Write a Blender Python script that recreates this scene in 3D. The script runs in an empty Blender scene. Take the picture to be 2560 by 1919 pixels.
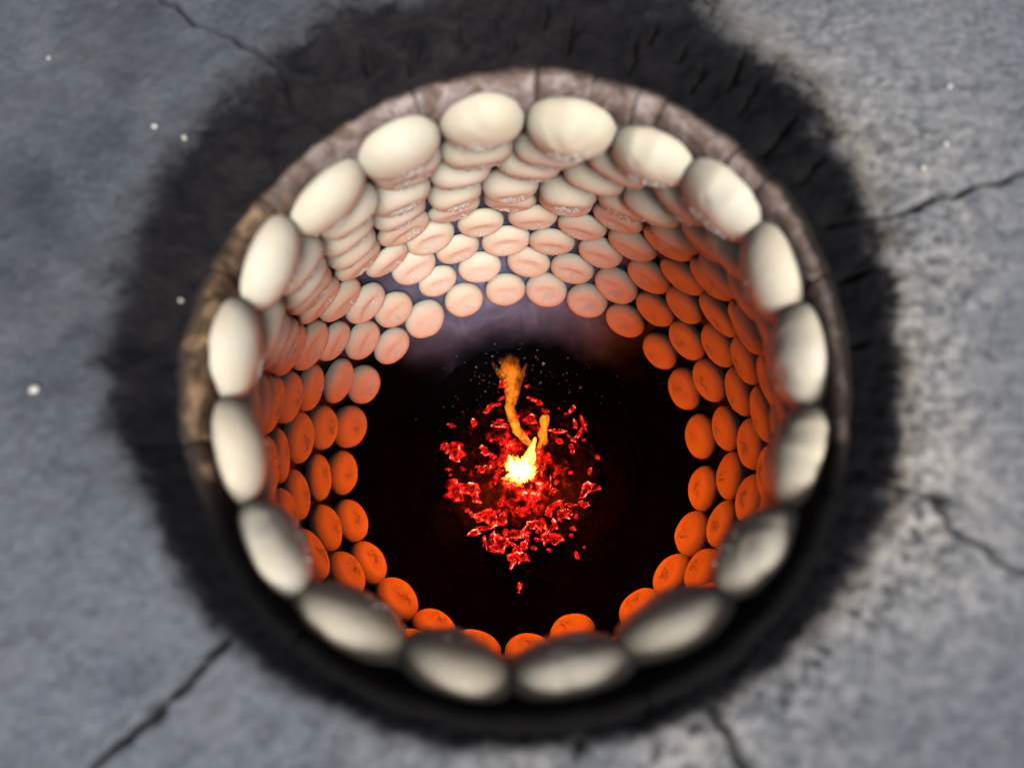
import bpy, bmesh, math, random
import numpy as np
from mathutils import Matrix, Vector
random.seed(7); RNG = np.random.default_rng(11)
S = bpy.context.scene
COL = S.collection

# ------------------------------------------------------------------ camera
cam_d = bpy.data.cameras.new('camera'); cam = bpy.data.objects.new('camera', cam_d); COL.objects.link(cam)
cam_d.sensor_width = 36; cam_d.lens = 18.28; cam_d.clip_start = .01; cam_d.clip_end = 100
cam.matrix_world = Matrix(((.99949031, 0, .03192364, .01270631), (.00871752, .96199296, -.27293506, -.14953517),
                           (-.03071032, .27307424, .96150264, .39207962), (0, 0, 0, 1)))
cam_d.dof.use_dof = True; cam_d.dof.focus_distance = .95; cam_d.dof.aperture_fstop = 1.55
S.camera = cam
# ------------------------------------------------------------------ sky, sun, exposure
SUN_EL, SUN_AZ = math.radians(54), math.radians(-72)      # azimuth measured from +x, anticlockwise
w = bpy.data.worlds.new('World'); S.world = w; w.use_nodes = True
nt = w.node_tree; bg = nt.nodes['Background']
sky = nt.nodes.new('ShaderNodeTexSky'); sky.sky_type = 'NISHITA'; sky.sun_disc = False
sky.sun_elevation = SUN_EL; sky.sun_rotation = math.pi/2 - SUN_AZ; sky.air_density = .4; sky.dust_density = 9.0; sky.ozone_density = .3
nt.links.new(sky.outputs[0], bg.inputs[0]); bg.inputs[1].default_value = .05
sd = bpy.data.lights.new('sun', 'SUN'); sd.energy = 5.0; sd.angle = math.radians(27); sd.color = (1, .985, .965)
sun = bpy.data.objects.new('sun', sd); COL.objects.link(sun)
sdir = Vector((math.cos(SUN_EL)*math.cos(SUN_AZ), math.cos(SUN_EL)*math.sin(SUN_AZ), math.sin(SUN_EL)))
sun.rotation_euler = sdir.to_track_quat('Z', 'Y').to_euler(); sun.location = sdir*3
S.view_settings.view_transform = 'Standard'; S.view_settings.look = 'None'; S.view_settings.gamma = 1
S.view_settings.exposure = -.28
S.render.engine = 'CYCLES'
S.cycles.use_denoising = True; S.cycles.max_bounces = 6; S.cycles.diffuse_bounces = 0; S.cycles.sample_clamp_indirect = 6
S.cycles.caustics_reflective = False; S.cycles.caustics_refractive = False

# ------------------------------------------------------------------ helpers
def vnoise(P, seed=0):
    """value noise in -1..1 at points P (n,3)"""
    P = np.asarray(P, float); i = np.floor(P).astype(np.int64); f = P - i; f = f*f*(3-2*f)
    def h(ix, iy, iz):
        n = (ix*374761393 + iy*668265263 + iz*2147483647 + seed*1274126177) & 0xffffffff
        n = ((n ^ (n >> 13))*1274126177) & 0xffffffff
        return ((n ^ (n >> 16)) & 0xffff)/32767.5 - 1
    o = 0
    for a in (0, 1):
        for b in (0, 1):
            for c in (0, 1):
                wgt = (f[:, 0] if a else 1-f[:, 0])*(f[:, 1] if b else 1-f[:, 1])*(f[:, 2] if c else 1-f[:, 2])
                o = o + wgt*h(i[:, 0]+a, i[:, 1]+b, i[:, 2]+c)
    return o
def fbm(P, oct=4, seed=0):
    P = np.asarray(P, float); o = 0; a = .5
    for k in range(oct): o = o + a*vnoise(P*2**k + 17.3*k, seed+k); a *= .5
    return o
def sstep(a, b, x):
    t = np.clip((x-a)/(b-a), 0, 1); return t*t*(3-2*t)
def mesh(name, V, F, mat=None, smooth=True, attrs=None, closed=True, flip=False):
    if flip: F = [tuple(reversed(f)) for f in F]
    me = bpy.data.meshes.new(name); me.from_pydata([tuple(map(float, v)) for v in V], [], F); me.update()
    if closed:
        bm = bmesh.new(); bm.from_mesh(me); bmesh.ops.recalc_face_normals(bm, faces=bm.faces); bm.to_mesh(me); bm.free()
    if smooth: me.polygons.foreach_set('use_smooth', [True]*len(me.polygons))
    for k, vals in (attrs or {}).items():
        at = me.attributes.new(k, 'FLOAT', 'POINT'); at.data.foreach_set('value', np.asarray(vals, np.float32))
    if mat: me.materials.append(mat)
    return me
def obj(name, me, parent=None, M=None):
    o = bpy.data.objects.new(name, me); COL.objects.link(o)
    if parent: o.parent = parent
    if M is not None: o.matrix_world = M if not parent else o.matrix_world; o.matrix_local = M
    return o
def tag(o, label=None, cat=None, group=None, kind=None):
    if label: o['label'] = label
    if cat: o['category'] = cat
    if group: o['group'] = group
    if kind: o['kind'] = kind
    return o
def gridfaces(nu, nv, wrap):
    """nu rows of nv verts; wrap joins the last column to the first"""
    F = []; m = nv if wrap else nv-1
    for i in range(nu-1):
        for j in range(m):
            k = (j+1) % nv; F.append((i*nv+j, i*nv+k, (i+1)*nv+k, (i+1)*nv+j))
    return F
class MB:
    def __init__(s): s.V = []; s.F = []; s.H = []
    def add(s, V, F, H=None):
        b = len(s.V); s.V += [tuple(v) for v in V]; s.F += [tuple(i+b for i in f) for f in F]
        s.H += list(H) if H is not None else [0]*len(V)

# ------------------------------------------------------------------ materials
def mat(name):
    m = bpy.data.materials.new(name); m.use_nodes = True; n = m.node_tree.nodes; l = m.node_tree.links
    return m, n, l, n['Principled BSDF']
def node(n, t, **k):
    x = n.new(t)
    for a, v in k.items():
        if a.startswith('i_'): x.inputs[a[2:].replace('_', ' ')].default_value = v
        else: setattr(x, a, v)
    return x
def noise(n, l, scale, detail=4, rough=.55, vec=None, dist=0):
    x = node(n, 'ShaderNodeTexNoise', i_Scale=scale, i_Detail=detail, i_Roughness=rough, i_Distortion=dist)
    if vec is not None: l.new(vec, x.inputs['Vector'])
    return x.outputs['Fac']
def ramp(n, l, fac, stops):
    x = n.new('ShaderNodeValToRGB'); r = x.color_ramp
    r.elements[0].position = stops[0][0]; r.elements[-1].position = stops[-1][0]
    for p, c in stops[1:-1]: r.elements.new(p)
    for e, (p, c) in zip(r.elements, stops): e.color = (*c, 1)
    l.new(fac, x.inputs[0]); return x.outputs[0]
def mix(n, l, fac, a, b):
    x = node(n, 'ShaderNodeMix', data_type='RGBA')
    for s, v in ((0, fac), (6, a), (7, b)):
        if isinstance(v, (int, float)): x.inputs[s].default_value = v
        elif isinstance(v, tuple): x.inputs[s].default_value = (*v, 1)
        else: l.new(v, x.inputs[s])
    return x.outputs[2]
def math_(n, l, op, a, b=None, clamp=False):
    x = node(n, 'ShaderNodeMath', operation=op, use_clamp=clamp)
    for s, v in ((0, a), (1, b)):
        if v is None: continue
        if isinstance(v, (int, float)): x.inputs[s].default_value = v
        else: l.new(v, x.inputs[s])
    return x.outputs[0]
def bump(n, l, bs, h, strength=.3, dist=.002):
    x = node(n, 'ShaderNodeBump', i_Strength=strength, i_Distance=dist); l.new(h, x.inputs['Height']); l.new(x.outputs[0], bs.inputs['Normal'])
def coord(n, w='Object'): return n.new('ShaderNodeTexCoord').outputs[w]
def attr(n, name): return node(n, 'ShaderNodeAttribute', attribute_name=name).outputs['Fac']

# raw dough
m_dough, n, l, b = mat('raw_dough'); v = coord(n)
oi = n.new('ShaderNodeObjectInfo')
c1 = ramp(n, l, noise(n, l, 40, 3, .5, v), [(.3, (.66, .60, .475)), (.7, (.73, .685, .58))])
l.new(mix(n, l, math_(n, l, 'MULTIPLY', oi.outputs['Random'], .35), c1, (.66, .55, .36)), b.inputs['Base Color'])
b.inputs['Roughness'].default_value = .55; b.inputs['Subsurface Weight'].default_value = .3
b.inputs['Subsurface Radius'].default_value = (.010, .005, .0025); b.inputs['Subsurface Scale'].default_value = 1
b.inputs['Specular IOR Level'].default_value = .2
bump(n, l, b, math_(n, l, 'ADD', noise(n, l, 650, 3, .6, v), math_(n, l, 'MULTIPLY', noise(n, l, 110, 5, .6, v), 2.2)), .38, .0008)
# sesame
m_seed, n, l, b = mat('sesame'); v = coord(n)
l.new(ramp(n, l, noise(n, l, 500, 1, .5, v), [(.3, (.80, .74, .60)), (.7, (.92, .90, .82))]), b.inputs['Base Color']); b.inputs['Roughness'].default_value = .35; b.inputs['Subsurface Weight'].default_value = .6; b.inputs['Subsurface Radius'].default_value = (.002, .0015, .001); b.inputs['Subsurface Scale'].default_value = 1
# oven wall: sooty violet grey clay
m_wall, n, l, b = mat('sooty_clay'); v = coord(n)
nw = noise(n, l, 14, 8, .65, v, .6)
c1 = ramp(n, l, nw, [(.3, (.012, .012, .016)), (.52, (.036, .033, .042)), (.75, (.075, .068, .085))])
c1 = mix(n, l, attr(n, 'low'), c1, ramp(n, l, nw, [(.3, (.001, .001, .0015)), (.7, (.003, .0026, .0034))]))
c1 = mix(n, l, attr(n, 'painted_sheen'), c1, ramp(n, l, nw, [(.30, (.06, .08, .135)), (.52, (.11, .14, .225)), (.72, (.19, .22, .32))]))  # blue-violet daylight sheen painted into the far wall's colour
l.new(c1, b.inputs['Base Color'])
l.new(ramp(n, l, noise(n, l, 30, 4, .6, v), [(.3, (.5,)*3), (.7, (.7,)*3)]), b.inputs['Roughness'])
l.new(math_(n, l, 'MULTIPLY', math_(n, l, 'SUBTRACT', 1.0, math_(n, l, 'SUBTRACT', attr(n, 'low'), attr(n, 'painted_sheen'), True)), .25), b.inputs['Specular IOR Level'])
bump(n, l, b, noise(n, l, 120, 6, .65, v), .35, .003)
# ash floor
m_floor, n, l, b = mat('black_ash'); v = coord(n)
l.new(ramp(n, l, noise(n, l, 60, 8, .7, v), [(.35, (.001, .001, .0015)), (.6, (.0025, .0025, .0035)), (.75, (.008, .008, .011))]), b.inputs['Base Color'])
b.inputs['Specular IOR Level'].default_value = .04; b.inputs['Roughness'].default_value = .9; bump(n, l, b, noise(n, l, 160, 5, .7, v), .6, .004)
# concrete with soot stain
m_con, n, l, b = mat('sooty_concrete'); v = coord(n)
fine = noise(n, l, 150, 6, .7, v); mid = noise(n, l, 34, 6, .65, v, .3); big = noise(n, l, 6, 4, .6, v)
base = ramp(n, l, fine, [(.32, (.05, .055, .068)), (.5, (.125, .142, .17)), (.66, (.27, .29, .315))])
base = mix(n, l, .5, base, ramp(n, l, mid, [(.34, (.06, .065, .08)), (.5, (.135, .155, .19)), (.66, (.27, .29, .325))]))
base = mix(n, l, ramp(n, l, big, [(.4, (0,)*3), (.65, (.5,)*3)]), base, (.21, .225, .245))
base = mix(n, l, math_(n, l, 'MULTIPLY', attr(n, 'dark_tint'), ramp(n, l, noise(n, l, 11, 5, .6, v), [(.3, (.45,)*3), (.6, (1,)*3)])), base, (.048, .056, .068))  # mottled darker blue-grey tint over the concrete
base = mix(n, l, attr(n, 'bare'), base, mix(n, l, ramp(n, l, noise(n, l, 75, 6, .7, v), [(.38, (0,)*3), (.6, (1,)*3)]), (.12, .125, .135), (.47, .45, .43)))
base = mix(n, l, math_(n, l, 'MULTIPLY', attr(n, 'sand'), ramp(n, l, mid, [(.35, (.2,)*3), (.6, (1,)*3)]), True), base, (.42, .355, .28))
base = mix(n, l, math_(n, l, 'MULTIPLY', attr(n, 'pit'), .5, True), base, (.035, .037, .042))
st = math_(n, l, 'ADD', attr(n, 'soot'), math_(n, l, 'MULTIPLY', math_(n, l, 'SUBTRACT', mid, .5), 1.15))
st = math_(n, l, 'ADD', st, math_(n, l, 'MULTIPLY', math_(n, l, 'SUBTRACT', fine, .5), .6))
sm = ramp(n, l, st, [(.05, (0,)*3), (.28, (.45,)*3), (.52, (.93,)*3), (.72, (1,)*3)])
dark = mix(n, l, attr(n, 'char'), mix(n, l, ramp(n, l, noise(n, l, 26, 6, .7, v, .5), [(.35, (0,)*3), (.68, (1,)*3)]), (.006, .006, .009), (.028, .025, .026)), mix(n, l, fine, (.0015, .0015, .002), (.006, .006, .009)))
base = mix(n, l, sm, base, dark)
l.new(mix(n, l, math_(n, l, 'MULTIPLY', attr(n, 'crack'), .92, True), base, (.012, .011, .010)), b.inputs['Base Color'])
b.inputs['Roughness'].default_value = .9; b.inputs['Specular IOR Level'].default_value = .12
bump(n, l, b, math_(n, l, 'ADD', fine, math_(n, l, 'MULTIPLY', mid, 1.5)), .55, .0035)
# rim clay
m_rim, n, l, b = mat('burnt_clay_lip'); v = coord(n)
c1 = ramp(n, l, noise(n, l, 55, 6, .65, v, .5), [(.3, (.10, .065, .045)), (.48, (.22, .165, .14)), (.62, (.40, .335, .315)), (.8, (.56, .49, .47))])
c1 = mix(n, l, attr(n, 'brown'), c1, ramp(n, l, noise(n, l, 38, 6, .6, v, 1.2), [(.35, (.02, .012, .008)), (.52, (.12, .075, .045)), (.7, (.34, .22, .13))]))
sp = math_(n, l, 'ADD', attr(n, 'soot'), math_(n, l, 'MULTIPLY', math_(n, l, 'SUBTRACT', noise(n, l, 80, 5, .7, v), .5), .9))
l.new(mix(n, l, ramp(n, l, sp, [(.3, (0,)*3), (.7, (1,)*3)]), c1, mix(n, l, attr(n, 'char'), (.050, .040, .035), (.005, .0045, .005))), b.inputs['Base Color'])
b.inputs['Roughness'].default_value = .9; b.inputs['Specular IOR Level'].default_value = .1; bump(n, l, b, noise(n, l, 130, 6, .7, v), .6, .004)
# glowing charcoal
def ember_mat(name, gain, scale):
    m, n, l, b = mat(name); v = coord(n)
    h = math_(n, l, 'ADD', attr(n, 'glow_level'), math_(n, l, 'MULTIPLY', math_(n, l, 'SUBTRACT', noise(n, l, scale, 4, .65, v, .4), .5), 1.6))
    b.inputs['Base Color'].default_value = (.004, .003, .003, 1); b.inputs['Specular IOR Level'].default_value = .05; b.inputs['Roughness'].default_value = .9
    l.new(ramp(n, l, h, [(.12, (0, 0, 0)), (.34, (.10, .003, .001)), (.55, (.80, .006, .004)), (.76, (1, .022, .010)), (.90, (1, .25, .12)), (1, (1, .75, .45))]), b.inputs['Emission Color'])
    l.new(math_(n, l, 'MULTIPLY', ramp(n, l, h, [(.5, (.45,)*3), (.95, (1,)*3)]), gain), b.inputs['Emission Strength'])
    return m
m_ember = ember_mat('glowing_charcoal', 2.5, 110)
m_bed = ember_mat('ember_bed', 2.2, 75)
m_core, n, l, b = mat('white_hot_straw')
b.inputs['Base Color'].default_value = (.02, .01, .01, 1)
gl = attr(n, 'glow_level')
l.new(ramp(n, l, gl, [(0, (1, .03, .004)), (.35, (1, .10, .01)), (.7, (1, .28, .035)), (1, (1, .42, .10))]), b.inputs['Emission Color'])
l.new(math_(n, l, 'MULTIPLY', math_(n, l, 'POWER', gl, 2.0), 34), b.inputs['Emission Strength'])
def flame_mat(name, col, strength, col2=None):
    m = bpy.data.materials.new(name); m.use_nodes = True; n = m.node_tree.nodes; l = m.node_tree.links
    n.remove(n['Principled BSDF']); e = n.new('ShaderNodeEmission'); v = coord(n)
    mp = node(n, 'ShaderNodeMapping'); mp.inputs['Scale'].default_value = (1, 1, .22); l.new(v, mp.inputs[0])
    f = ramp(n, l, noise(n, l, 85, 3, .6, mp.outputs[0], .6), [(.34, (.10,)*3), (.62, (1,)*3)])
    sep = n.new('ShaderNodeSeparateXYZ'); l.new(v, sep.inputs[0])
    top = node(n, 'ShaderNodeMapRange'); l.new(sep.outputs[2], top.inputs[0])
    for k, x in enumerate((-.412, -.62, .10, 1.7)): top.inputs[k+1].default_value = x
    e.inputs[0].default_value = (*col, 1)
    l.new(math_(n, l, 'MULTIPLY', math_(n, l, 'MULTIPLY', f, top.outputs[0]), strength), e.inputs[1])
    l.new(e.outputs[0], n['Material Output'].inputs['Volume']); return m
m_flame = flame_mat('flame', (1, .215, .012), 100)
m_jet = flame_mat('bright_flame', (1, .38, .045), 500)
m_crumb, n, l, b = mat('white_crumb'); v = coord(n)
l.new(ramp(n, l, noise(n, l, 300, 2, .5, v), [(.3, (.55, .52, .46)), (.7, (.85, .84, .80))]), b.inputs['Base Color']); b.inputs['Roughness'].default_value = .5
m_ash, n, l, b = mat('pale_ash'); v = coord(n)
l.new(ramp(n, l, noise(n, l, 200, 2, .5, v), [(.3, (.16, .16, .20)), (.7, (.5, .5, .55))]), b.inputs['Base Color'])
# ------------------------------------------------------------------ oven wall profile: nine rows of bun seats
RR = np.array([.258, .289, .319, .347, .369, .384, .390, .382, .360]); ZZ = np.array([-.045, -.116, -.188, -.261, -.336, -.412, -.490, -.568, -.642])
dr = np.gradient(RR); dz = np.gradient(ZZ); TT = np.arctan2(dr, -dz)         # wall lean at each row, positive = flaring outwards below
TT[0] = math.radians(25); TT[1] = math.radians(33); TT[2] += math.radians(11); TT[3] += math.radians(9); TT[4] += math.radians(5); TT[8] = math.radians(-23)
TW = TT.copy(); TW[1:5] -= np.radians([14, 11, 9, 5])
NR, NZ = -np.cos(TW), -np.sin(TW)                                            # inward normal
WR, WZ = RR - .013*NR, ZZ - .013*NZ                                          # the wall itself
prof = [(.272, -.012)] + list(zip(WR, WZ)) + [(.345, -.690), (.318, -.722), (.290, -.748), (.262, -.760)]
pr = np.array(prof); tt = np.arange(len(pr)); ts = np.linspace(0, len(pr)-1, 90)
def cr(tv):
    i = np.clip(np.floor(tv).astype(int), 0, len(pr)-2); f = (tv-i)[:, None]
    g = lambda k: pr[np.clip(k, 0, len(pr)-1)]
    p0, p1, p2, p3 = g(i-1), g(i), g(i+1), g(i+2)
    return .5*(2*p1 + (p2-p0)*f + (2*p0-5*p1+4*p2-p3)*f**2 + (3*p1-p0-3*p2+p3)*f**3)
PP = cr(ts)
oven = bpy.data.objects.new('clay_oven', None); COL.objects.link(oven)
tag(oven, 'round sooty clay oven sunk in concrete, cracked lip, its inside wall covered with buns', 'oven')
nA = 220; az = np.linspace(0, 2*np.pi, nA, endpoint=False)
r = np.repeat(PP[:, 0], nA); z = np.repeat(PP[:, 1], nA); a = np.tile(az, len(PP))
P = np.c_[r*np.cos(a), r*np.sin(a), z]
d = .0035*fbm(P*14, 4, 3); P[:, 0] += d*np.cos(a); P[:, 1] += d*np.sin(a)
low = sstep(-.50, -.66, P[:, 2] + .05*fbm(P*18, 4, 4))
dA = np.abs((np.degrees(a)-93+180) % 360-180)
painted_sheen = (1-sstep(16, 58, dA + 18*fbm(P*10, 3, 5)))*sstep(-.765, -.690, P[:, 2] + .02*fbm(P*16, 4, 6))  # mask of the painted daylight sheen, low on the far wall
obj('oven_wall', mesh('oven_wall', P, gridfaces(len(PP), nA, True), m_wall, attrs={'painted_sheen': painted_sheen, 'low': low}, closed=False), oven)
# floor of the oven
nR = 60; rr_ = np.linspace(0.002, .30, nR); r = np.repeat(rr_, 140); a = np.tile(np.linspace(0, 2*np.pi, 140, endpoint=False), nR)
P = np.c_[r*np.cos(a), r*np.sin(a), np.zeros_like(r)]; P[:, 2] = -.758 + .008*fbm(P*22, 5, 9) + .004*fbm(P*90, 3, 5)
obj('oven_floor', mesh('oven_floor', P, gridfaces(nR, 140, True) + [tuple(range(139, -1, -1))], m_floor, closed=False, flip=True), oven)

# ------------------------------------------------------------------ the lip, broken by cracks into pieces
LA = np.array([0, 7, 17, 30, 42, 64, 86, 110, 124, 144, 167, 188, 202, 209, 225, 250, 288, 310, 333, 351, 360])
LO = np.array([.266, .265, .269, .273, .274, .279, .279, .273, .268, .266, .275, .276, .272, .270, .275, .278, .279, .277, .270, .264, .266])
LB = np.array([0, 60, 86, 110, 150, 190, 213, 224, 251, 288, 310, 328, 360])
LI = np.array([.251, .251, .2505, .250, .2505, .251, .2560, .2605, .2620, .2625, .2615, .2560, .251])
def lip_up(A):                                  # the near side of the lip stands a little higher
    A = np.asarray(A) % 360; return .001*sstep(200, 235, A)*(1-sstep(305, 340, A))
def lip_piece(a0, a1, k):
    n_ = max(8, int((a1-a0)/.9)); aa = np.linspace(a0, a1, n_); ro = np.interp(aa % 360, LA, LO); ri = np.interp(aa % 360, LB, LI)
    dy = RNG.normal(0, .0007); dzz = RNG.normal(0, .0007)
    V = []; so = []; br = []; ch = []
    for A, o_, i_ in zip(aa, ro, ri):
        e = min(A-a0, a1-A); rnd = .0016*math.exp(-e/.7)
        wd = o_-i_
        sec = [(i_+.010, -.046), (i_+.003, -.034), (i_+.001+rnd*.3, -.018), (i_+rnd*.5, -.004-rnd), (i_+.0025+rnd, .0006-rnd), (i_+wd*.3, .003-rnd),
               (i_+wd*.55, .0035-rnd), (i_+wd*.8, .001-rnd), (o_-rnd, -.004), (o_+.001, -.012), (o_, -.030), (i_+wd*.7, -.045)]
        ca, sa = math.cos(math.radians(A)), math.sin(math.radians(A))
        for q, (x, zz_) in enumerate(sec):
            p = np.array([[x*ca, x*sa, zz_]]); nz = fbm(p*42, 4, 20)[0]; nf = fbm(p*130, 3, 25)[0]
            f = (1.5 if q in (6, 7, 8, 9) else .7)
            x2 = x + dy + f*(.0024*nz + .0011*nf); z2 = zz_ + float(lip_up(A))*(1 if q < 9 and q > 0 else .6) + dzz + f*(.002*fbm(p*60+9, 3, 31)[0])
            V.append((x2*ca, x2*sa, z2))
            A_ = A % 360
            s0 = sstep(196, 216, A_)*(1-sstep(334, 350, A_))
            s1 = .55*sstep(335, 352, A_) + .5*(1-sstep(10, 40, A_)) if (A_ > 335 or A_ < 40) else 0
            outer = [.3, .1, 0, 0, 0, .25, .55, .78, .9, 1, 1, 1][q]
            so.append(min(1.1, max(s0*1.05, outer*(1 if 40 < A_ < 200 else 1.25) + (s1*.6 if q > 4 else 0))))
            ch.append(float(max(s0, .5*(A_ > 335 or A_ < 40))))
            br.append(float(np.clip(sstep(120, 165, A_)*(1-sstep(205, 230, A_)) + .35*(q in (6, 7)) , 0, 1)))
    F = [f for f in gridfaces(n_, 12, True)] + [tuple(range(11, -1, -1)), tuple(range((n_-1)*12, n_*12))]
    F = [tuple(reversed(f)) for f in F]
    obj('rim_piece', mesh('rim_piece', V, F, m_rim, True, {'soot': so, 'brown': br, 'char': ch}), oven)
cuts = [12, 33.5, 42, 59, 64.5, 74, 85.5, 111.5, 149.5, 166, 199, 236, 290, 333]
for k, c in enumerate(cuts):
    nx = cuts[(k+1) % len(cuts)]; nx = nx if nx > c else nx+360
    g = RNG.choice([.04, .07, .25], p=[.5, .3, .2])
    lip_piece(c+g, nx-g, k)

# ------------------------------------------------------------------ concrete hearth round the mouth
SA = np.array([2, 19, 29, 43, 59, 65, 87, 108, 119, 133, 144, 157, 173, 187, 203, 213, 228, 239, 251, 264, 279, 292, 302, 314, 327, 337, 351, 362])
SR = np.array([.302, .317, .333, .351, .371, .385, .386, .374, .376, .364, .356, .348, .334, .321, .307, .297, .300, .294, .288, .287, .285, .289, .291, .293, .298, .301, .298, .302])
CR = [[(-.372,.387),(-.320,.342),(-.263,.312),(-.231,.281),(-.215,.245)], [(.448,.155),(.406,.141),(.357,.126),(.327,.114),(.303,.109),(.286,.111)],
      [(.268,-.108),(.290,-.116),(.313,-.123),(.317,-.144),(.334,-.155),(.344,-.166),(.364,-.175),(.42,-.20)], [(.137,-.260),(.142,-.272),(.151,-.287),(.155,-.301),(.17,-.34)],
      [(-.200,-.226),(-.215,-.236),(-.225,-.251),(-.244,-.271),(-.267,-.288),(-.287,-.310),(-.33,-.36)], [(-.230,.272),(-.202,.268),(-.167,.277)]]
CW = [.0018, .0024, .0020, .0026, .0026, .0014]
FI = [((.054,.342),(.051,.301)),((-.003,.321),(-.004,.303)),((-.102,.319),(-.102,.283)),((.117,.318),(.111,.273)),((.162,.305),(.157,.285)),((.179,.278),(.167,.251)),
      ((.254,.216),(.225,.184)),((.272,.17),(.248,.15)),((.288,.112),(.261,.11)),((-.059,.333),(-.051,.313)),((.214,.291),(.198,.249)),((.229,.262),(.21,.226)),((.03,.36),(.028,.335)),((.14,.34),(.133,.31)),((-.15,.31),(-.14,.275)),((.292,.06),(.27,.055)),((.288,.0),(.268,.002))]
rad = np.concatenate([np.arange(.262, .62, .0022), np.geomspace(.625, 1.5, 26)]); nA = 1000
r = np.repeat(rad, nA); a = np.tile(np.linspace(0, 2*np.pi, nA, endpoint=False), len(rad))
P = np.c_[r*np.cos(a), r*np.sin(a), np.zeros_like(r)]; adeg = np.degrees(a)
rb = np.interp(np.where(adeg < 2, adeg+360, adeg), SA, SR)
q = (r-.268)/(rb-.268)
n1 = fbm(P*16, 4, 40); n2 = fbm(P*60, 4, 50); n3 = fbm(P*190, 3, 60)
soot = 1 - sstep(.30, 1.75, q + .22*n1 + .16*n2)
topl = np.clip(np.cos(np.radians(adeg-128)), 0, 1)
dark_tint = np.clip(topl*1.5*np.exp(-((q-1)/4.5)**2)+.1, 0, .95)*(.8+.5*n1)  # darker tint, strongest towards the upper left
bare = np.clip(np.cos(np.radians(adeg+28)), 0, 1)**.8*1.0*np.exp(-np.clip((q-1.2)/2.4, 0, 9)**2)*np.clip(.9+1.2*n1, 0, 1)
right = np.clip(np.cos(np.radians(adeg-20)), 0, 1)**.7; lowr = np.clip(np.cos(np.radians(adeg+25)), 0, 1)
bottom = np.clip(np.cos(np.radians(adeg-265)), 0, 1)
char = np.clip(np.maximum(bottom*1.6, 1.0*np.clip(np.cos(np.radians(adeg-8)), 0, 1)**.7*(1-.3*n1)), 0, 1)
char = np.clip(char + .35*np.clip(np.cos(np.radians(adeg-200)), 0, 1), 0, 1)
sand = np.exp(-((q-1.25)/.32)**2)*np.clip(right + .25*lowr, 0, 1)*.38 + .08*np.exp(-((q-1.15)/.2)**2)
pitm = np.clip(lowr*1.2, 0, 1)*np.exp(-((q-1.6)/1.1)**2)
pit = sstep(.16, .34, fbm(P*125+3, 3, 80))*pitm
def segdist(P, A, B):
    A = np.array(A); B = np.array(B); v = B-A; t = np.clip(((P-A)@v)/(v@v), 0, 1); return np.hypot(*(P-(A+t[:, None]*v)).T), t
wig = np.c_[fbm(P*55, 3, 91), fbm(P*55+40, 3, 92)]*.006
crack = np.zeros(len(P)); depth = np.zeros(len(P))
for pl, wd in zip(CR, CW):
    wv = wd*(1 + .8*fbm(P*45+7, 2, 95))
    for A, B in zip(pl[:-1], pl[1:]):
        dd, t = segdist(P[:, :2]+wig, A, B); k = np.exp(-(dd/np.maximum(wv, .0006))**2); crack = np.maximum(crack, k); depth = np.maximum(depth, k*.011)
for (A, B) in FI:
    dd, t = segdist(P[:, :2]+wig*1.2, A, B); wv = .0030*(.5+1.0*np.sin(np.pi*np.clip(t, .03, .97))); k = np.exp(-(dd/wv)**2); crack = np.maximum(crack, k*.8); depth = np.maximum(depth, k*.011)
for (x, y, s) in ((.312, -.123, .006), (.046, -.285, .007), (-.244, -.271, .006), (.236, .197, .009), (.258, .158, .009), (.275, .112, .009)):
    k = np.exp(-((P[:, 0]-x)**2+(P[:, 1]-y)**2)/s**2*(1+.6*n2)); crack = np.maximum(crack, k); depth = np.maximum(depth, k*.010)
near = 1 - sstep(0, 1.1, q)
rough = .0016 + .0035*np.exp(-((q-.6)/.7)**2)*(.4+.8*right)
P[:, 2] = -.004 - .009*near + rough*(n2*1.3+n1*.8) + (.0008+.0012*lowr*np.exp(-((q-1.5)/1.2)**2))*n3*2 + .004*fbm(P*5, 2, 70) - depth - .0035*pit + .6*lip_up(adeg)*np.clip(1-q*.75, 0, 1)
ridg = fbm(np.c_[np.cos(a)*9, np.sin(a)*9, r*14], 4, 140)
P[:, 2] += .0065*ridg*np.exp(-((q-.55)/.5)**2)*(.35+.9*right)
P[:nA, 2] -= .02
V = list(P); base = len(V)
F = gridfaces(len(rad), nA, True)
sk = np.c_[1.5*np.cos(a[:nA]), 1.5*np.sin(a[:nA]), np.full(nA, -.95)]
V += list(sk); o0 = (len(rad)-1)*nA
F += [(o0+j, o0+(j+1) % nA, base+(j+1) % nA, base+j) for j in range(nA)]
ext = lambda x: np.concatenate([x, np.zeros(nA)])
slab = obj('concrete_hearth', mesh('concrete_hearth', V, F, m_con, True, {'soot': ext(soot), 'char': ext(char), 'crack': ext(crack), 'sand': ext(sand), 'pit': ext(pit), 'dark_tint': ext(dark_tint), 'bare': ext(bare)}, closed=False, flip=True))
tag(slab, 'cracked grey concrete hearth blackened by soot round the oven mouth', 'concrete', kind='structure')

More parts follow.
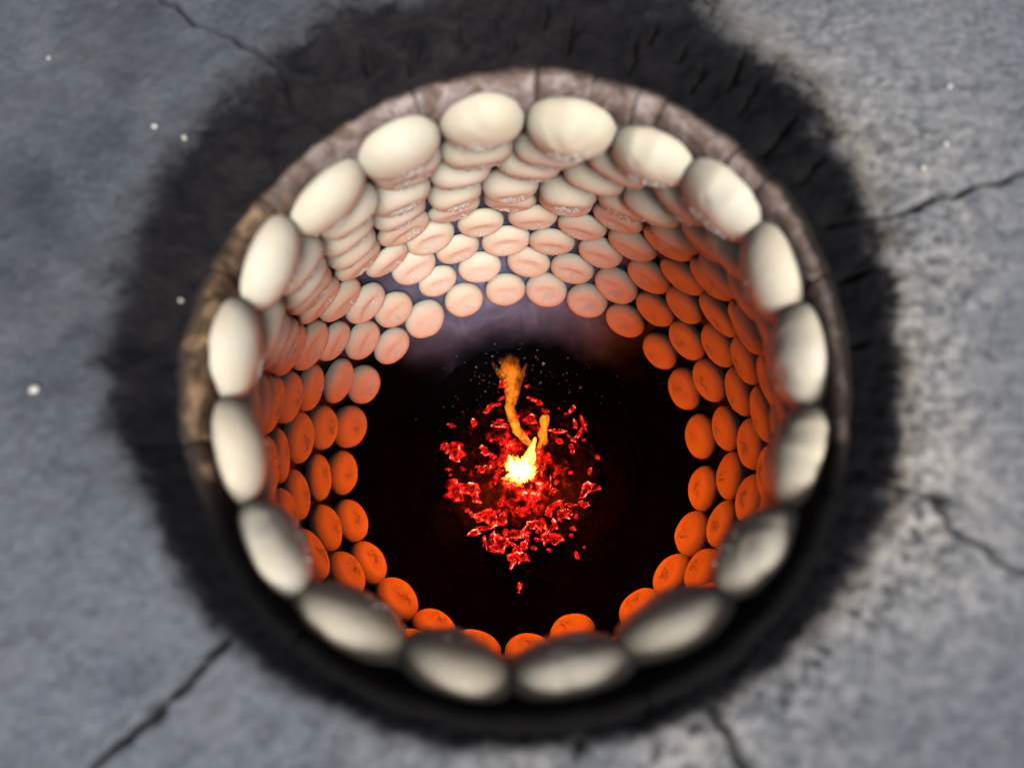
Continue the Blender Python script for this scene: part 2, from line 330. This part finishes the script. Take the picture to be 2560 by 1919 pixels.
# ------------------------------------------------------------------ buns
def surface(kind):
    a_, c = kind['a'], kind['c']; sd = kind['seed']; rg = np.random.default_rng(sd); ph = rg.uniform(0, 6.28)
    def f(th, phi):
        s, co = np.sin(th), np.cos(th)
        rho = a_*np.power(np.abs(s), kind.get('pw', .80)); z_ = np.where(co > 0, c*np.power(np.abs(co), .95), -c*.55*np.power(np.abs(co), .9))
        x = rho*np.cos(phi)*kind.get('sx', 1); y = rho*np.sin(phi)*kind.get('sy', 1)
        u, v_ = x/a_, y/a_; top = np.clip(co*1.4, 0, 1)
        if kind['dent'] > 0:
            yc = .25 + .05*math.sin(ph) - .55*(u-.1*math.cos(ph))**2; dd = v_-yc
            cre = np.where(dd > 0, np.exp(-(dd/.15)**2), np.exp(-(dd/.42)**2))*np.exp(-(u/.55)**4)
            z_ = z_ - top*c*kind['dent']*(.6*cre + .35*np.exp(-((u**2+(v_+.08)**2)/.22)))
        for (px, py, dx, dy, dep, wd) in kind.get('folds', ()):
            t = np.clip(((u-px)*dx+(v_-py)*dy)/(dx*dx+dy*dy), 0, 1); d2 = (u-px-t*dx)**2+(v_-py-t*dy)**2
            k = np.exp(-d2/wd**2)*dep*a_; z_ = z_ - k*(.4+.6*np.abs(co)); x = x - k*s*np.cos(phi); y = y - k*s*np.sin(phi)
        p = np.c_[x, y, z_]; nn = fbm(p*38+sd*3.1, 2, sd); n2 = fbm(p*140+sd, 2, sd+3)
        sc = 1 + kind.get('lump', .05)*nn + .006*n2
        return p*sc[:, None]
    return f
def bun_meshes(kind):
    f = surface(kind); nt_, npn = 20, 36
    th = np.linspace(0, np.pi, nt_); T = np.repeat(th[1:-1], npn); Q = np.tile(np.linspace(0, 2*np.pi, npn, endpoint=False), nt_-2)
    V = np.vstack([f(np.array([1e-4]), np.array([0.])), f(T, Q), f(np.array([np.pi-1e-4]), np.array([0.]))])
    F = [(0, 1+j, 1+(j+1) % npn) for j in range(npn)]
    F += [tuple(1+i for i in q_) for q_ in gridfaces(nt_-2, npn, True)]
    e = len(V)-1; o = 1+(nt_-3)*npn
    F += [(e, o+(j+1) % npn, o+j) for j in range(npn)]
    body = mesh('bun', V, F, m_dough)
    # sesame seeds sprinkled in a patch
    rg = np.random.default_rng(kind['seed']+100); mb = MB(); cx, cy, sp, cnt = kind['seeds']
    oct_ = [(0, 1.35, 0), (.75, .15, 0), (0, -1, 0), (-.75, .15, 0), (0, .1, .5), (0, .1, -.5)]; of = [(0, 3, 4), (3, 2, 4), (2, 1, 4), (1, 0, 4), (3, 0, 5), (2, 3, 5), (1, 2, 5), (0, 1, 5)]
    n_ = 0
    while n_ < cnt:
        u, v_ = rg.normal(cx, sp*1.15), rg.normal(cy, sp*.85); R = math.hypot(u, v_)
        if R > .93: continue
        phi = math.atan2(v_, u); th_ = math.asin(min(1, R)**(1/.8))
        p = f(np.array([th_, th_+.05, th_]), np.array([phi, phi, phi+.06])); nrm = np.cross(p[1]-p[0], p[2]-p[0]); nrm /= (np.linalg.norm(nrm)+1e-12)
        if nrm @ np.array([u*.5, v_*.5, 1]) < 0: nrm = -nrm
        t1 = rg.normal(size=3); t1 -= nrm*(t1@nrm); t1 /= np.linalg.norm(t1); t2 = np.cross(nrm, t1); L = rg.uniform(.0015, .0021)
        mb.add([p[0]+nrm*L*(.42 if kind['c'] > .024 else .16)+L*(x*t2+y*t1+z_*nrm) for x, y, z_ in oct_], of); n_ += 1
    return body, mesh('sesame_seeds', mb.V, mb.F, m_seed, False)
A_ = .0445
KINDS = [dict(a=A_*rg_, c=.0185*cg, seed=k+1, dent=dn, seeds=sd_, sx=sx, sy=sy) for k, (rg_, cg, dn, sd_, sx, sy) in enumerate([
    (1, 1, .36, (.05, -.22, .17, 34), 1, 1), (1.01, .97, .42, (-.1, -.25, .15, 30), 1.02, .98), (.99, 1.03, .28, (.0, -.30, .19, 38), .98, 1.02),
    (1.0, 1.0, .46, (.15, -.15, .17, 32), 1.03, .99), (.98, .96, .34, (-.05, -.35, .14, 26), 1, 1.01), (1.02, 1.02, .24, (.1, -.25, .20, 36), .99, .97)])]
RIMK = [dict(a=A_*1.0, c=.028, seed=21, dent=0, seeds=(.05, -.72, .16, 26), lump=.05), dict(a=A_*1.01, c=.027, seed=22, dent=0, seeds=(-.1, -.70, .15, 30), lump=.06, folds=[(.1, 1.0, .12, -.45, .05, .05)]),
        dict(a=A_*.99, c=.029, seed=23, dent=0, seeds=(.0, -.66, .20, 34), lump=.09, folds=[(.45, .85, -.2, -.3, .09, .07), (-.3, .95, .1, -.5, .05, .08)]),
        dict(a=A_*1.0, c=.028, seed=24, dent=0, seeds=(.1, -.62, .14, 32), lump=.09, folds=[(-.15, .95, -.05, -.35, .08, .06), (.35, .9, -.1, -.2, .07, .05)]),
        dict(a=A_*.99, c=.027, seed=25, dent=0, seeds=(-.2, -.74, .12, 18), lump=.05)]
KM = [bun_meshes(k) for k in KINDS]
for k in RIMK: k.update(sx=1.0, sy=.95, pw=.92)
for k, (x, y, s, n_) in zip(RIMK, [(.05, -.18, .22, 46), (-.1, -.1, .2, 50), (.0, -.12, .25, 56), (.1, -.05, .22, 50), (-.2, -.2, .2, 36)]): k['seeds'] = (x, y, s, n_)
HIGH = [dict(k, seeds=(k['seeds'][0], -.02, .20, 52), dent=k['dent']*.6, c=k['c']*1.38) for k in (KINDS[2], KINDS[4], KINDS[5], KINDS[0])]
HM = [bun_meshes(k) for k in HIGH]
RM = [bun_meshes(k) for k in RIMK]
def fill(lst, upto, n_):                       # n_ more evenly spaced after the last one, up to the angle upto
    s0 = lst[-1]; return lst + [s0+(upto-s0)*(i+1)/(n_+1) for i in range(n_)]
ROWS = {8: [5.9, 22.1, 36.9, 52.5, 67.3, 81.9, 96, 110.9, 125.9, 140.6, 156.7, 171.3, 186.3, 201.5, 215.5, 229.4, 243.2, 257, 271.9, 285.9, 307.7, 321.2, 335, 349.4],
        7: [5.7, 20, 33.4, 46.4, 60.2, 74.6, 88.2, 103.2, 116.8, 132.9, 146, 159.9, 174.3, 188.4, 202.5, 216, 229.7, 243, 256, 269, 282, 296.5, 311, 325.8, 339.5, 352.5],
        6: fill([12.9, 26.1, 40.2, 52.6, 67.6, 81.6, 94.6, 108.4, 121.6, 138.6, 152.1, 166, 179.3, 193.8, 208.8], 345.7, 9) + [345.7, 359.4],
        5: fill([18.2, 31.1, 44.3, 59.7, 73.9, 87, 100.9, 114.9, 127.4, 143.5, 157.5, 171.5, 185.6], 378.2, 13),
        4: fill([78.7, 92.7, 106.9], 438.7, 23), 3: fill([77.8, 92.3, 106.2], 437.8, 22), 2: fill([71.5, 87.4, 104.1], 431.5, 20), 1: fill([82.5, 99.6], 442.5, 19),
        0: [19, 38.1, 57.2, 77.2, 97.9, 117.9, 137.8, 158.4, 179, 199.7, 220, 240.4, 259.9, 280.4, 299.9, 320.1, 339.9, 359.3]}
ROWTXT = ['top row', 'second row', 'third row', 'fourth row', 'middle row', 'fourth lowest row', 'third lowest row', 'second lowest row', 'lowest row']
ORD = ['', 'first', 'second', 'third', 'fourth', 'fifth', 'sixth', 'seventh', 'eighth', 'ninth', 'tenth', 'eleventh', 'twelfth', 'thirteenth', 'fourteenth', 'fifteenth', 'sixteenth', 'seventeenth', 'eighteenth', 'nineteenth', 'twentieth'] + ['twenty-'+x for x in ('first', 'second', 'third', 'fourth', 'fifth', 'sixth', 'seventh', 'eighth', 'ninth')]
def look(row, A):
    far = abs((A-90+180) % 360-180); side = (A-90+180) % 360-180
    if row == 0:
        if 200 < A < 310: return 'blurred yellowish'
        return 'white' if 50 < A < 185 else 'cream'
    lim = 4.5 - (far-30)/28 if side > 0 else 4 - (far-20)/25
    if row <= lim - 1: return 'pale'
    if far < 40 or row <= lim: return 'pinkish'
    return 'orange firelit'
rj = random.Random(5)
for row in range(9):
    L_ = sorted([x % 360 for x in ROWS[row]]); near = min(range(len(L_)), key=lambda i: abs(L_[i]-90)); N = len(L_)
    for i, A in enumerate(L_):
        k = (near-i) % N                       # clockwise in the picture = falling angle
        if k == 0: pos = 'the topmost one of its ring'
        elif k <= N//2: pos = ORD[k]+' clockwise from its topmost bun'
        else: pos = ORD[N-k]+' anticlockwise from its topmost bun'
        body, seeds = (rj.choice(KM) if row > 0 else RM[[0, 3, 3, 2, 1, 0, 4, 0, 4, 0, 1, 4, 0, 1, 4, 2, 3, 2][i % 18]])
        if row in (1, 2, 3): body, seeds = rj.choice(HM)
        ar = math.radians(A); t = TT[row] + rj.gauss(0, .05)
        if row == 0 and 205 < A < 335: t -= math.radians(30)
        er = Vector((math.cos(ar), math.sin(ar), 0)); ez = Vector((0, 0, 1)); et = Vector((-math.sin(ar), math.cos(ar), 0))
        nin = (-math.cos(t)*er - math.sin(t)*ez); up = -math.sin(t)*er + math.cos(t)*ez
        sid = up.cross(nin)
        R = Matrix((sid, up, nin)).transposed().to_4x4()
        R = R @ Matrix.Rotation(rj.gauss(0, .16), 4, 'Z') @ Matrix.Rotation(rj.gauss(0, .05), 4, 'X') @ Matrix.Rotation(rj.gauss(0, .05), 4, 'Y')
        rr_, zz_ = RR[row]+rj.gauss(0, .0008), ZZ[row]+rj.gauss(0, .0022)
        if row == 8 and abs(A-285.9) < .1: rr_ -= .016; zz_ -= .030
        if row in (1, 2, 3): zz_ += rj.gauss(0, .004)
        if row == 0 and 205 < A < 335: rr_ -= .001; zz_ -= .003
        s = 1 + rj.gauss(0, .022); sxx = s
        if row == 0: sxx = s*(1.02 if 45 < A < 130 else 1.12); zz_ -= .004*(40 < A < 140)
        o = obj('sesame_bun', body); o.matrix_world = Matrix.Translation(er*rr_ + ez*zz_) @ R @ Matrix.Diagonal((sxx*(1.03 if row == 0 and 205 < A < 335 else 1), s*(.84 if row == 0 and 205 < A < 335 else 1), s*rj.uniform(.94, 1.08)*(1.15 if row in (1, 2, 3) else 1), 1))
        tag(o, f'{look(row, A)} sesame bun, {ROWTXT[row]}, {pos}', 'bun', 'sesame buns stuck to the oven wall')
        sd_ = obj('sesame_seeds', seeds, o); sd_['kind'] = 'stuff'

# ------------------------------------------------------------------ fire
fire = bpy.data.objects.new('fire', None); COL.objects.link(fire)
tag(fire, 'burning straw with a tall orange flame in the middle of the oven floor', 'fire')
def flame(name, pts, m, flat=.6):
    pts = np.array(pts); n_ = len(pts); ts_ = np.linspace(0, n_-1, n_*5); q = np.array([[np.interp(t, range(n_), pts[:, k]) for k in range(4)] for t in ts_])
    for _ in range(2): q[1:-1] = (q[:-2]+2*q[1:-1]+q[2:])/4
    V = []; m_ = 18
    for i, (x, y, z_, rr_) in enumerate(q):
        tg = q[min(i+1, len(q)-1), :3]-q[max(i-1, 0), :3]; tg /= np.linalg.norm(tg)
        ex = np.array([1., 0, 0]); ex -= tg*(ex@tg); ex /= np.linalg.norm(ex); ey = np.cross(tg, ex)
        for j in range(m_):
            th = 2*np.pi*j/m_; p = np.array([[x*60+2*math.cos(th), z_*30, 2*math.sin(th)]])
            k = .97*rr_*(1+.62*fbm(p*np.array([1, 1.6, 1]), 3, 3)[0]); V.append(np.array([x, y, z_])+k*(math.cos(th)*ex+flat*math.sin(th)*ey))
    F = gridfaces(len(q), m_, True) + [tuple(range(m_-1, -1, -1)), tuple(range((len(q)-1)*m_, len(q)*m_))]
    return obj(name, mesh(name, V, F, m), fire)
PLUME = [(-.0188,.1207,-.42,.019),(-.0191,.1177,-.4436,.0175),(-.0182,.1118,-.4673,.0150),(-.0172,.1076,-.4909,.0148),(-.0185,.0983,-.5145,.0127),(-.0214,.0859,-.5382,.011),(-.0238,.0752,-.5618,.0092),(-.0205,.0638,-.5855,.0092),(-.0151,.0517,-.6091,.0098),(-.007,.0403,-.6327,.010),(.0063,.0308,-.6564,.0103),(.0202,.0194,-.68,.0055)]
LICK = [(.0447,.0651,-.58,.0045),(.0454,.0602,-.602,.0107),(.043,.0499,-.624,.0083),(.0406,.0391,-.646,.0111),(.0416,.0278,-.668,.0099),(.0331,.0198,-.69,.0055)]
JET = [(.0268,.0355,-.656,.001),(.0259,.034,-.66,.0037),(.0215,.0223,-.6817,.0065),(.0165,.0101,-.7033,.0095),(.0113,-.0053,-.725,.0168)]
flame('flame', [(-0.0475, 0.1199, -0.425, 0.0026), (-0.0397, 0.1126, -0.4517, 0.0051), (-0.0282, 0.1029, -0.4783, 0.0058), (-0.0237, 0.0934, -0.505, 0.0043)], m_flame, .8); flame('flame', [(0.0092, 0.1176, -0.425, 0.0022), (0.0021, 0.1107, -0.4562, 0.0045), (-0.0047, 0.0999, -0.4875, 0.0052), (-0.009, 0.0879, -0.5188, 0.005), (-0.0149, 0.0771, -0.55, 0.0033)], m_flame, .8)
flame('flame', PLUME, m_flame); flame('flame', LICK, m_flame); flame('flame', JET, m_jet)
flame('flame', [(-.028,.004,-.690,.0015),(-.027,.000,-.705,.006),(-.025,-.008,-.725,.010)], m_jet)
# white-hot straw in the core
rg = np.random.default_rng(3); mb = MB()
for k in range(190):
    th = rg.uniform(0, 6.28); R0 = .036*rg.uniform(0, 1)**.6*(1+.35*math.sin(3*th+1)+.2*math.sin(7*th)); L = rg.uniform(.010, .024); wd = rg.uniform(.0012, .0034); gw = float(np.clip(1.25-(R0/.036)**2.2*.95+rg.normal(0, .12), .12, 1))
    c = np.array([-.006+R0*math.cos(th), -.023+R0*.82*math.sin(th), -.731+.014*(1-R0/.048)+rg.uniform(-.004, .004)])
    dth = th+rg.normal(0, 1.3); dv = np.array([math.cos(dth), math.sin(dth), rg.uniform(-.15, .35)]); dv /= np.linalg.norm(dv)
    s1 = np.cross(dv, [0, 0, 1]); s1 /= np.linalg.norm(s1); s2 = np.cross(s1, dv); pts = []
    for q, wq in ((-.5, .35), (0, 1), (.5, .3)):
        cc = c+dv*L*q+np.array([0, 0, -.002*abs(q)]); pts += [cc+s1*wd*wq, cc+s2*wd*.7*wq, cc-s1*wd*wq, cc-s2*wd*.7*wq]
    mb.add(pts, [tuple(x) for x in gridfaces(3, 4, True)] + [(3, 2, 1, 0), (8, 9, 10, 11)], [gw*.6]*4+[gw]*4+[gw*.6]*4)
burn = obj('burning_straw', mesh('burning_straw', mb.V, mb.F, m_core, False, {'glow_level': mb.H}), fire)
def lamp(loc, W, col, rad_):
    ld = bpy.data.lights.new('fire_light', 'POINT'); ld.energy = W; ld.color = col; ld.shadow_soft_size = rad_
    o = bpy.data.objects.new('fire_light', ld); COL.objects.link(o); o.parent = fire; o.location = loc
lamp((-.085, -.08, -.68), 2.35, (1, .098, .0005), .03); lamp((.085, -.08, -.68), 2.35, (1, .098, .0005), .03)
lamp((-.005, .03, -.60), .5, (1, .12, .003), .02)
# bed of embers (one mass) and the single embers lying on it
nR = 70; rr_ = np.linspace(.002, .20, nR); r = np.repeat(rr_, 200); a = np.tile(np.linspace(0, 2*np.pi, 200, endpoint=False), nR)
P = np.c_[-.004+r*np.cos(a), -.02+r*np.sin(a), np.zeros_like(r)]
lump = fbm(P*55, 4, 111); P[:, 2] = -.749 + .016*np.exp(-(r/.11)**2) + .012*lump*np.exp(-(r/.17)**4) - .02*sstep(.16, .2, r)
heat = .52*np.exp(-(r/.075)**2) + .20*np.exp(-(r/.12)**4) + .75*lump*np.exp(-(r/.13)**4) - .04
bed = obj('ember_bed', mesh('ember_bed', P, gridfaces(nR, 200, True)+[tuple(range(199, -1, -1))], m_bed, True, {'glow_level': heat}, closed=False, flip=True))
tag(bed, 'bed of dark red smouldering charcoal crumbs under the flame', 'embers', kind='stuff')
EMB = [(-0.152,0.024,0.0378,0.0361,0),(-0.174,0.03,0.0086,0.0217,-30),(-0.142,0.005,0.0155,0.0162,0),(-0.16,0.076,0.0155,0.009,-20),(-0.111,0.082,0.0138,0.0144,0),(-0.161,-0.02,0.0089,0.0058,0),(-0.129,-0.02,0.0103,0.0058,-20),(-0.157,-0.033,0.0055,0.0043,0),(-0.144,-0.068,0.031,0.0343,0),(-0.117,-0.062,0.0413,0.0217,-10),(-0.1,-0.081,0.0241,0.0144,-40),(-0.082,0.11,0.0189,0.0072,40),(-0.07,0.121,0.0206,0.0072,25),(-0.056,0.125,0.011,0.0058,0),(-0.049,0.137,0.0138,0.0072,50),(-0.046,0.172,0.0138,0.0144,0),(0.01,0.168,0.0069,0.0058,0),(0.021,0.137,0.0172,0.0058,-20),(0.035,0.129,0.0213,0.0101,0),(0.05,0.11,0.0193,0.0079,-25),(0.08,0.116,0.0041,0.0036,0),(0.109,0.114,0.0206,0.0087,60),(0.095,0.104,0.0055,0.0036,0),(0.115,0.081,0.0083,0.0217,15),(0.134,0.084,0.0076,0.0307,20),(0.077,0.064,0.0378,0.0065,0),(0.123,0.056,0.0083,0.0253,-30),(0.108,0.047,0.0206,0.0065,-35),(0.079,0.042,0.0138,0.0123,-20),(0.107,0.027,0.0083,0.0181,20),(0.133,0.045,0.0069,0.0043,0),(0.162,0.007,0.0083,0.0058,-15),(0.145,-0.023,0.0069,0.0123,0),(0.103,-0.026,0.0089,0.0058,0),(0.067,-0.034,0.0048,0.0123,0),(0.058,-0.047,0.0048,0.0199,0),(0.072,-0.046,0.0083,0.0072,0),(0.137,-0.063,0.0206,0.0325,-30),(0.158,-0.06,0.0158,0.0072,25),(0.129,-0.091,0.0206,0.0123,-20),(0.101,-0.094,0.0172,0.0058,0),(0.114,-0.12,0.0055,0.0043,0),(0.067,-0.096,0.031,0.0123,38),(0.083,-0.098,0.0069,0.0253,25),(0.083,-0.114,0.022,0.0217,0),(0.099,-0.109,0.0172,0.0108,30),(-0.075,-0.115,0.0378,0.0253,0),(-0.065,-0.121,0.0172,0.0325,0),(-0.046,-0.124,0.022,0.0217,-20),(-0.075,-0.141,0.0464,0.0094,12),(-0.099,-0.117,0.0103,0.0072,0),(-0.117,-0.107,0.0083,0.0065,0),(0.02,-0.135,0.031,0.0159,15),(0.038,-0.136,0.0206,0.0181,-30),(0.066,-0.136,0.0158,0.0217,-20),(0.048,-0.158,0.0103,0.0343,-15),(0.067,-0.164,0.0344,0.0217,0),(0.056,-0.186,0.0076,0.0072,0),(0.105,-0.142,0.0117,0.0065,0),(0.103,-0.156,0.0055,0.0065,0),(-0.104,-0.155,0.0258,0.0108,15),(-0.061,-0.169,0.0138,0.0469,-5),(-0.045,-0.172,0.0344,0.0289,20),(-0.019,-0.153,0.0516,0.0144,5),(-0.012,-0.182,0.031,0.0079,-32),(0.002,-0.178,0.0151,0.0159,0),(0.01,-0.163,0.0089,0.0159,0),(-0.079,-0.172,0.0117,0.0199,20),(-0.061,-0.187,0.022,0.0101,-25),(-0.009,-0.201,0.031,0.0217,10),(-0.019,-0.204,0.0089,0.0343,-15),(0.004,-0.199,0.0151,0.0144,0),(0.128,-0.179,0.0034,0.0032,0),(0.112,-0.195,0.0062,0.0137,10),(-0.007,-0.255,0.0089,0.0108,0),(-0.007,-0.268,0.0041,0.0051,0),(-0.069,0.044,0.0069,0.0058,0),(-0.048,0.035,0.0062,0.0079,0),(-0.037,0.021,0.0048,0.0144,-10),(-0.059,0.007,0.0062,0.0051,0),(-0.021,0.042,0.0138,0.0043,40),(-0.007,0.025,0.0103,0.0043,0),(0.031,0.008,0.0041,0.0181,-10),(0.053,0.009,0.0138,0.0094,25),(0.036,-0.023,0.0069,0.0217,25),(0.046,-0.016,0.0069,0.0123,-10),(0.02,-0.051,0.0041,0.0144,-20),(-0.058,-0.046,0.0041,0.0087,0),(-0.05,-0.023,0.0138,0.0072,0),(-0.08,0.019,0.0206,0.0144,-30),(-0.084,-0.02,0.0241,0.0144,10),(-0.011,0.096,0.0103,0.0065,-20),(0.017,0.087,0.0241,0.0181,0),(-0.052,0.08,0.031,0.0123,-5),(0.03,-0.082,0.0048,0.0123,-30),(-0.028,-0.097,0.0138,0.0072,-20),(-0.046,-0.094,0.0103,0.0087,0),(0.001,-0.115,0.0076,0.0058,0),(0.04,-0.097,0.0083,0.0079,0),(0.064,-0.069,0.0172,0.0087,40)]
def shard(w_, h_, seed):
    rg = np.random.default_rng(seed); n_ = 12 if max(w_, h_) > .02 else 8; V = []; H = []
    th = np.sort(rg.uniform(0, 2*np.pi, n_)) if False else np.linspace(0, 2*np.pi, n_, endpoint=False)+rg.normal(0, .12, n_)
    k = np.clip(rg.normal(.85, .28, n_), .3, 1.35); tk = min(w_, h_)*.35+.0012; big = max(w_, h_) > .02
    for s, (sc, zz_, h0) in enumerate(((.94, -tk, .2), (1, .0, .5), (.86, tk*.6, .72), (.45, tk*.9, .5))):
        for j in range(n_):
            V.append((w_*.5*k[j]*sc*math.cos(th[j]), h_*.5*k[j]*sc*math.sin(th[j]), zz_+rg.normal(0, tk*.25)))
            H.append(h0*(.55+.75*rg.random()) if big else h0*.45+.40*rg.random()+.12)
    F = gridfaces(4, n_, True) + [tuple(range(n_-1, -1, -1)), tuple(range(3*n_, 4*n_))]
    return mesh('ember', V, F, m_ember, False, {'glow_level': H})
rx = np.random.default_rng(77)
for k in range(26):
    th = rx.normal(-1.55, .75); R0 = rx.uniform(.07, .185); EMB.append((-.006+R0*math.cos(th)*.85, -.023+R0*math.sin(th), rx.uniform(.004, .014), rx.uniform(.004, .012), rx.uniform(0, 180)))
CLOCK = ['three', 'two', 'one', 'twelve', 'eleven', 'ten', 'nine', 'eight', 'seven', 'six', 'five', 'four']
info = []
for i, (x, y, w_, h_, an) in enumerate(EMB):
    z_ = -.749 + .016*math.exp(-(math.hypot(x+.004, y+.02)/.11)**2) + .006
    o = obj('ember', shard(w_*1.32+.001, h_*1.32+.001, 500+i)); o.location = (x, y, z_)
    rx = random.Random(i); o.rotation_euler = (rx.gauss(0, .18), rx.gauss(0, .18), math.radians(an))
    ang = math.degrees(math.atan2(y+.023, x+.006)) % 360; dist = math.hypot(x+.006, y+.023)
    info.append((o, CLOCK[round(ang/30) % 12], dist, max(w_, h_), max(w_, h_)/max(.001, min(w_, h_))))
from collections import defaultdict
by = defaultdict(list)
for t in info: by[t[1]].append(t)
for c, lst in by.items():
    lst.sort(key=lambda t: t[2])
    for k, (o, _, d_, sz, asp) in enumerate(lst):
        size = 'big' if sz > .03 else 'tiny' if sz < .010 else 'thin' if asp > 2.4 else 'small'
        where = 'nearest to' if k == 0 else 'farthest from' if k == len(lst)-1 else ORD[k+1]+' out from'
        tag(o, f"{size} red glowing ember, {where} the white-hot core at its {c} o'clock side", 'ember', 'glowing embers round the fire')
# pale ash flecks on the oven floor behind the flame
rg = np.random.default_rng(8); mb = MB()
for k in range(150):
    th = rg.normal(1.6, .5); R0 = rg.uniform(.16, .285); s = rg.uniform(.0006, .0019)*(1 if rg.random() < .9 else 1.8); c = np.array([R0*math.cos(th), R0*math.sin(th), -.7535+max(0, R0-.262)*.55])
    q = rg.normal(0, s, (4, 3)); q[:, 2] *= .4; mb.add(c+q+np.array([0, 0, .002]), [(0, 1, 2), (0, 2, 3), (0, 3, 1), (1, 3, 2)])
ash = obj('ash_flecks', mesh('ash_flecks', mb.V, mb.F, m_ash, False)); tag(ash, 'pale ash flecks scattered on the black oven floor behind the flame', 'ash', kind='stuff')

# ------------------------------------------------------------------ white crumbs fallen on the concrete
CRUMB = [(-.340, .215, 'upper left of the oven, left one of a close pair'), (-.309, .202, 'upper left of the oven, right one of a close pair'), (-.388, -.042, 'far left of the oven, beside the picture edge'),
         (.396, .244, 'upper right of the oven, highest of three'), (.379, .181, 'upper right of the oven, middle of three'), (.356, .158, 'upper right of the oven, lowest of three'),
         (-.286, .039, 'left of the lip in the soot'), (-.465, .300, 'top left corner of the concrete')]
for i, (x, y, t) in enumerate(CRUMB):
    rg = np.random.default_rng(900+i); bm = bmesh.new(); bmesh.ops.create_icosphere(bm, subdivisions=2, radius=1)
    s = (.0042, .0032, .0022) if i == 2 else (.0028, .0021, .0015) if i < 6 else (.0022, .0016, .0012)
    for vv in bm.verts:
        k = 1+.18*fbm(np.array([list(vv.co)])*1.7+i*5, 2, i)[0]; vv.co = Vector((vv.co.x*s[0]*k, vv.co.y*s[1]*k, vv.co.z*s[2]*k))
    me = bpy.data.meshes.new('white_crumb'); bm.to_mesh(me); bm.free(); me.materials.append(m_crumb)
    for p in me.polygons: p.use_smooth = True
    o = obj('white_crumb', me); rc = slab.ray_cast(Vector((x, y, .1)), Vector((0, 0, -1))); o.location = (x, y, rc[1].z+.0008 if rc[0] else 0); o.rotation_euler.z = rg.uniform(0, 3)
    tag(o, f'white crumb on the concrete {t}', 'crumb', 'white crumbs fallen on the concrete')
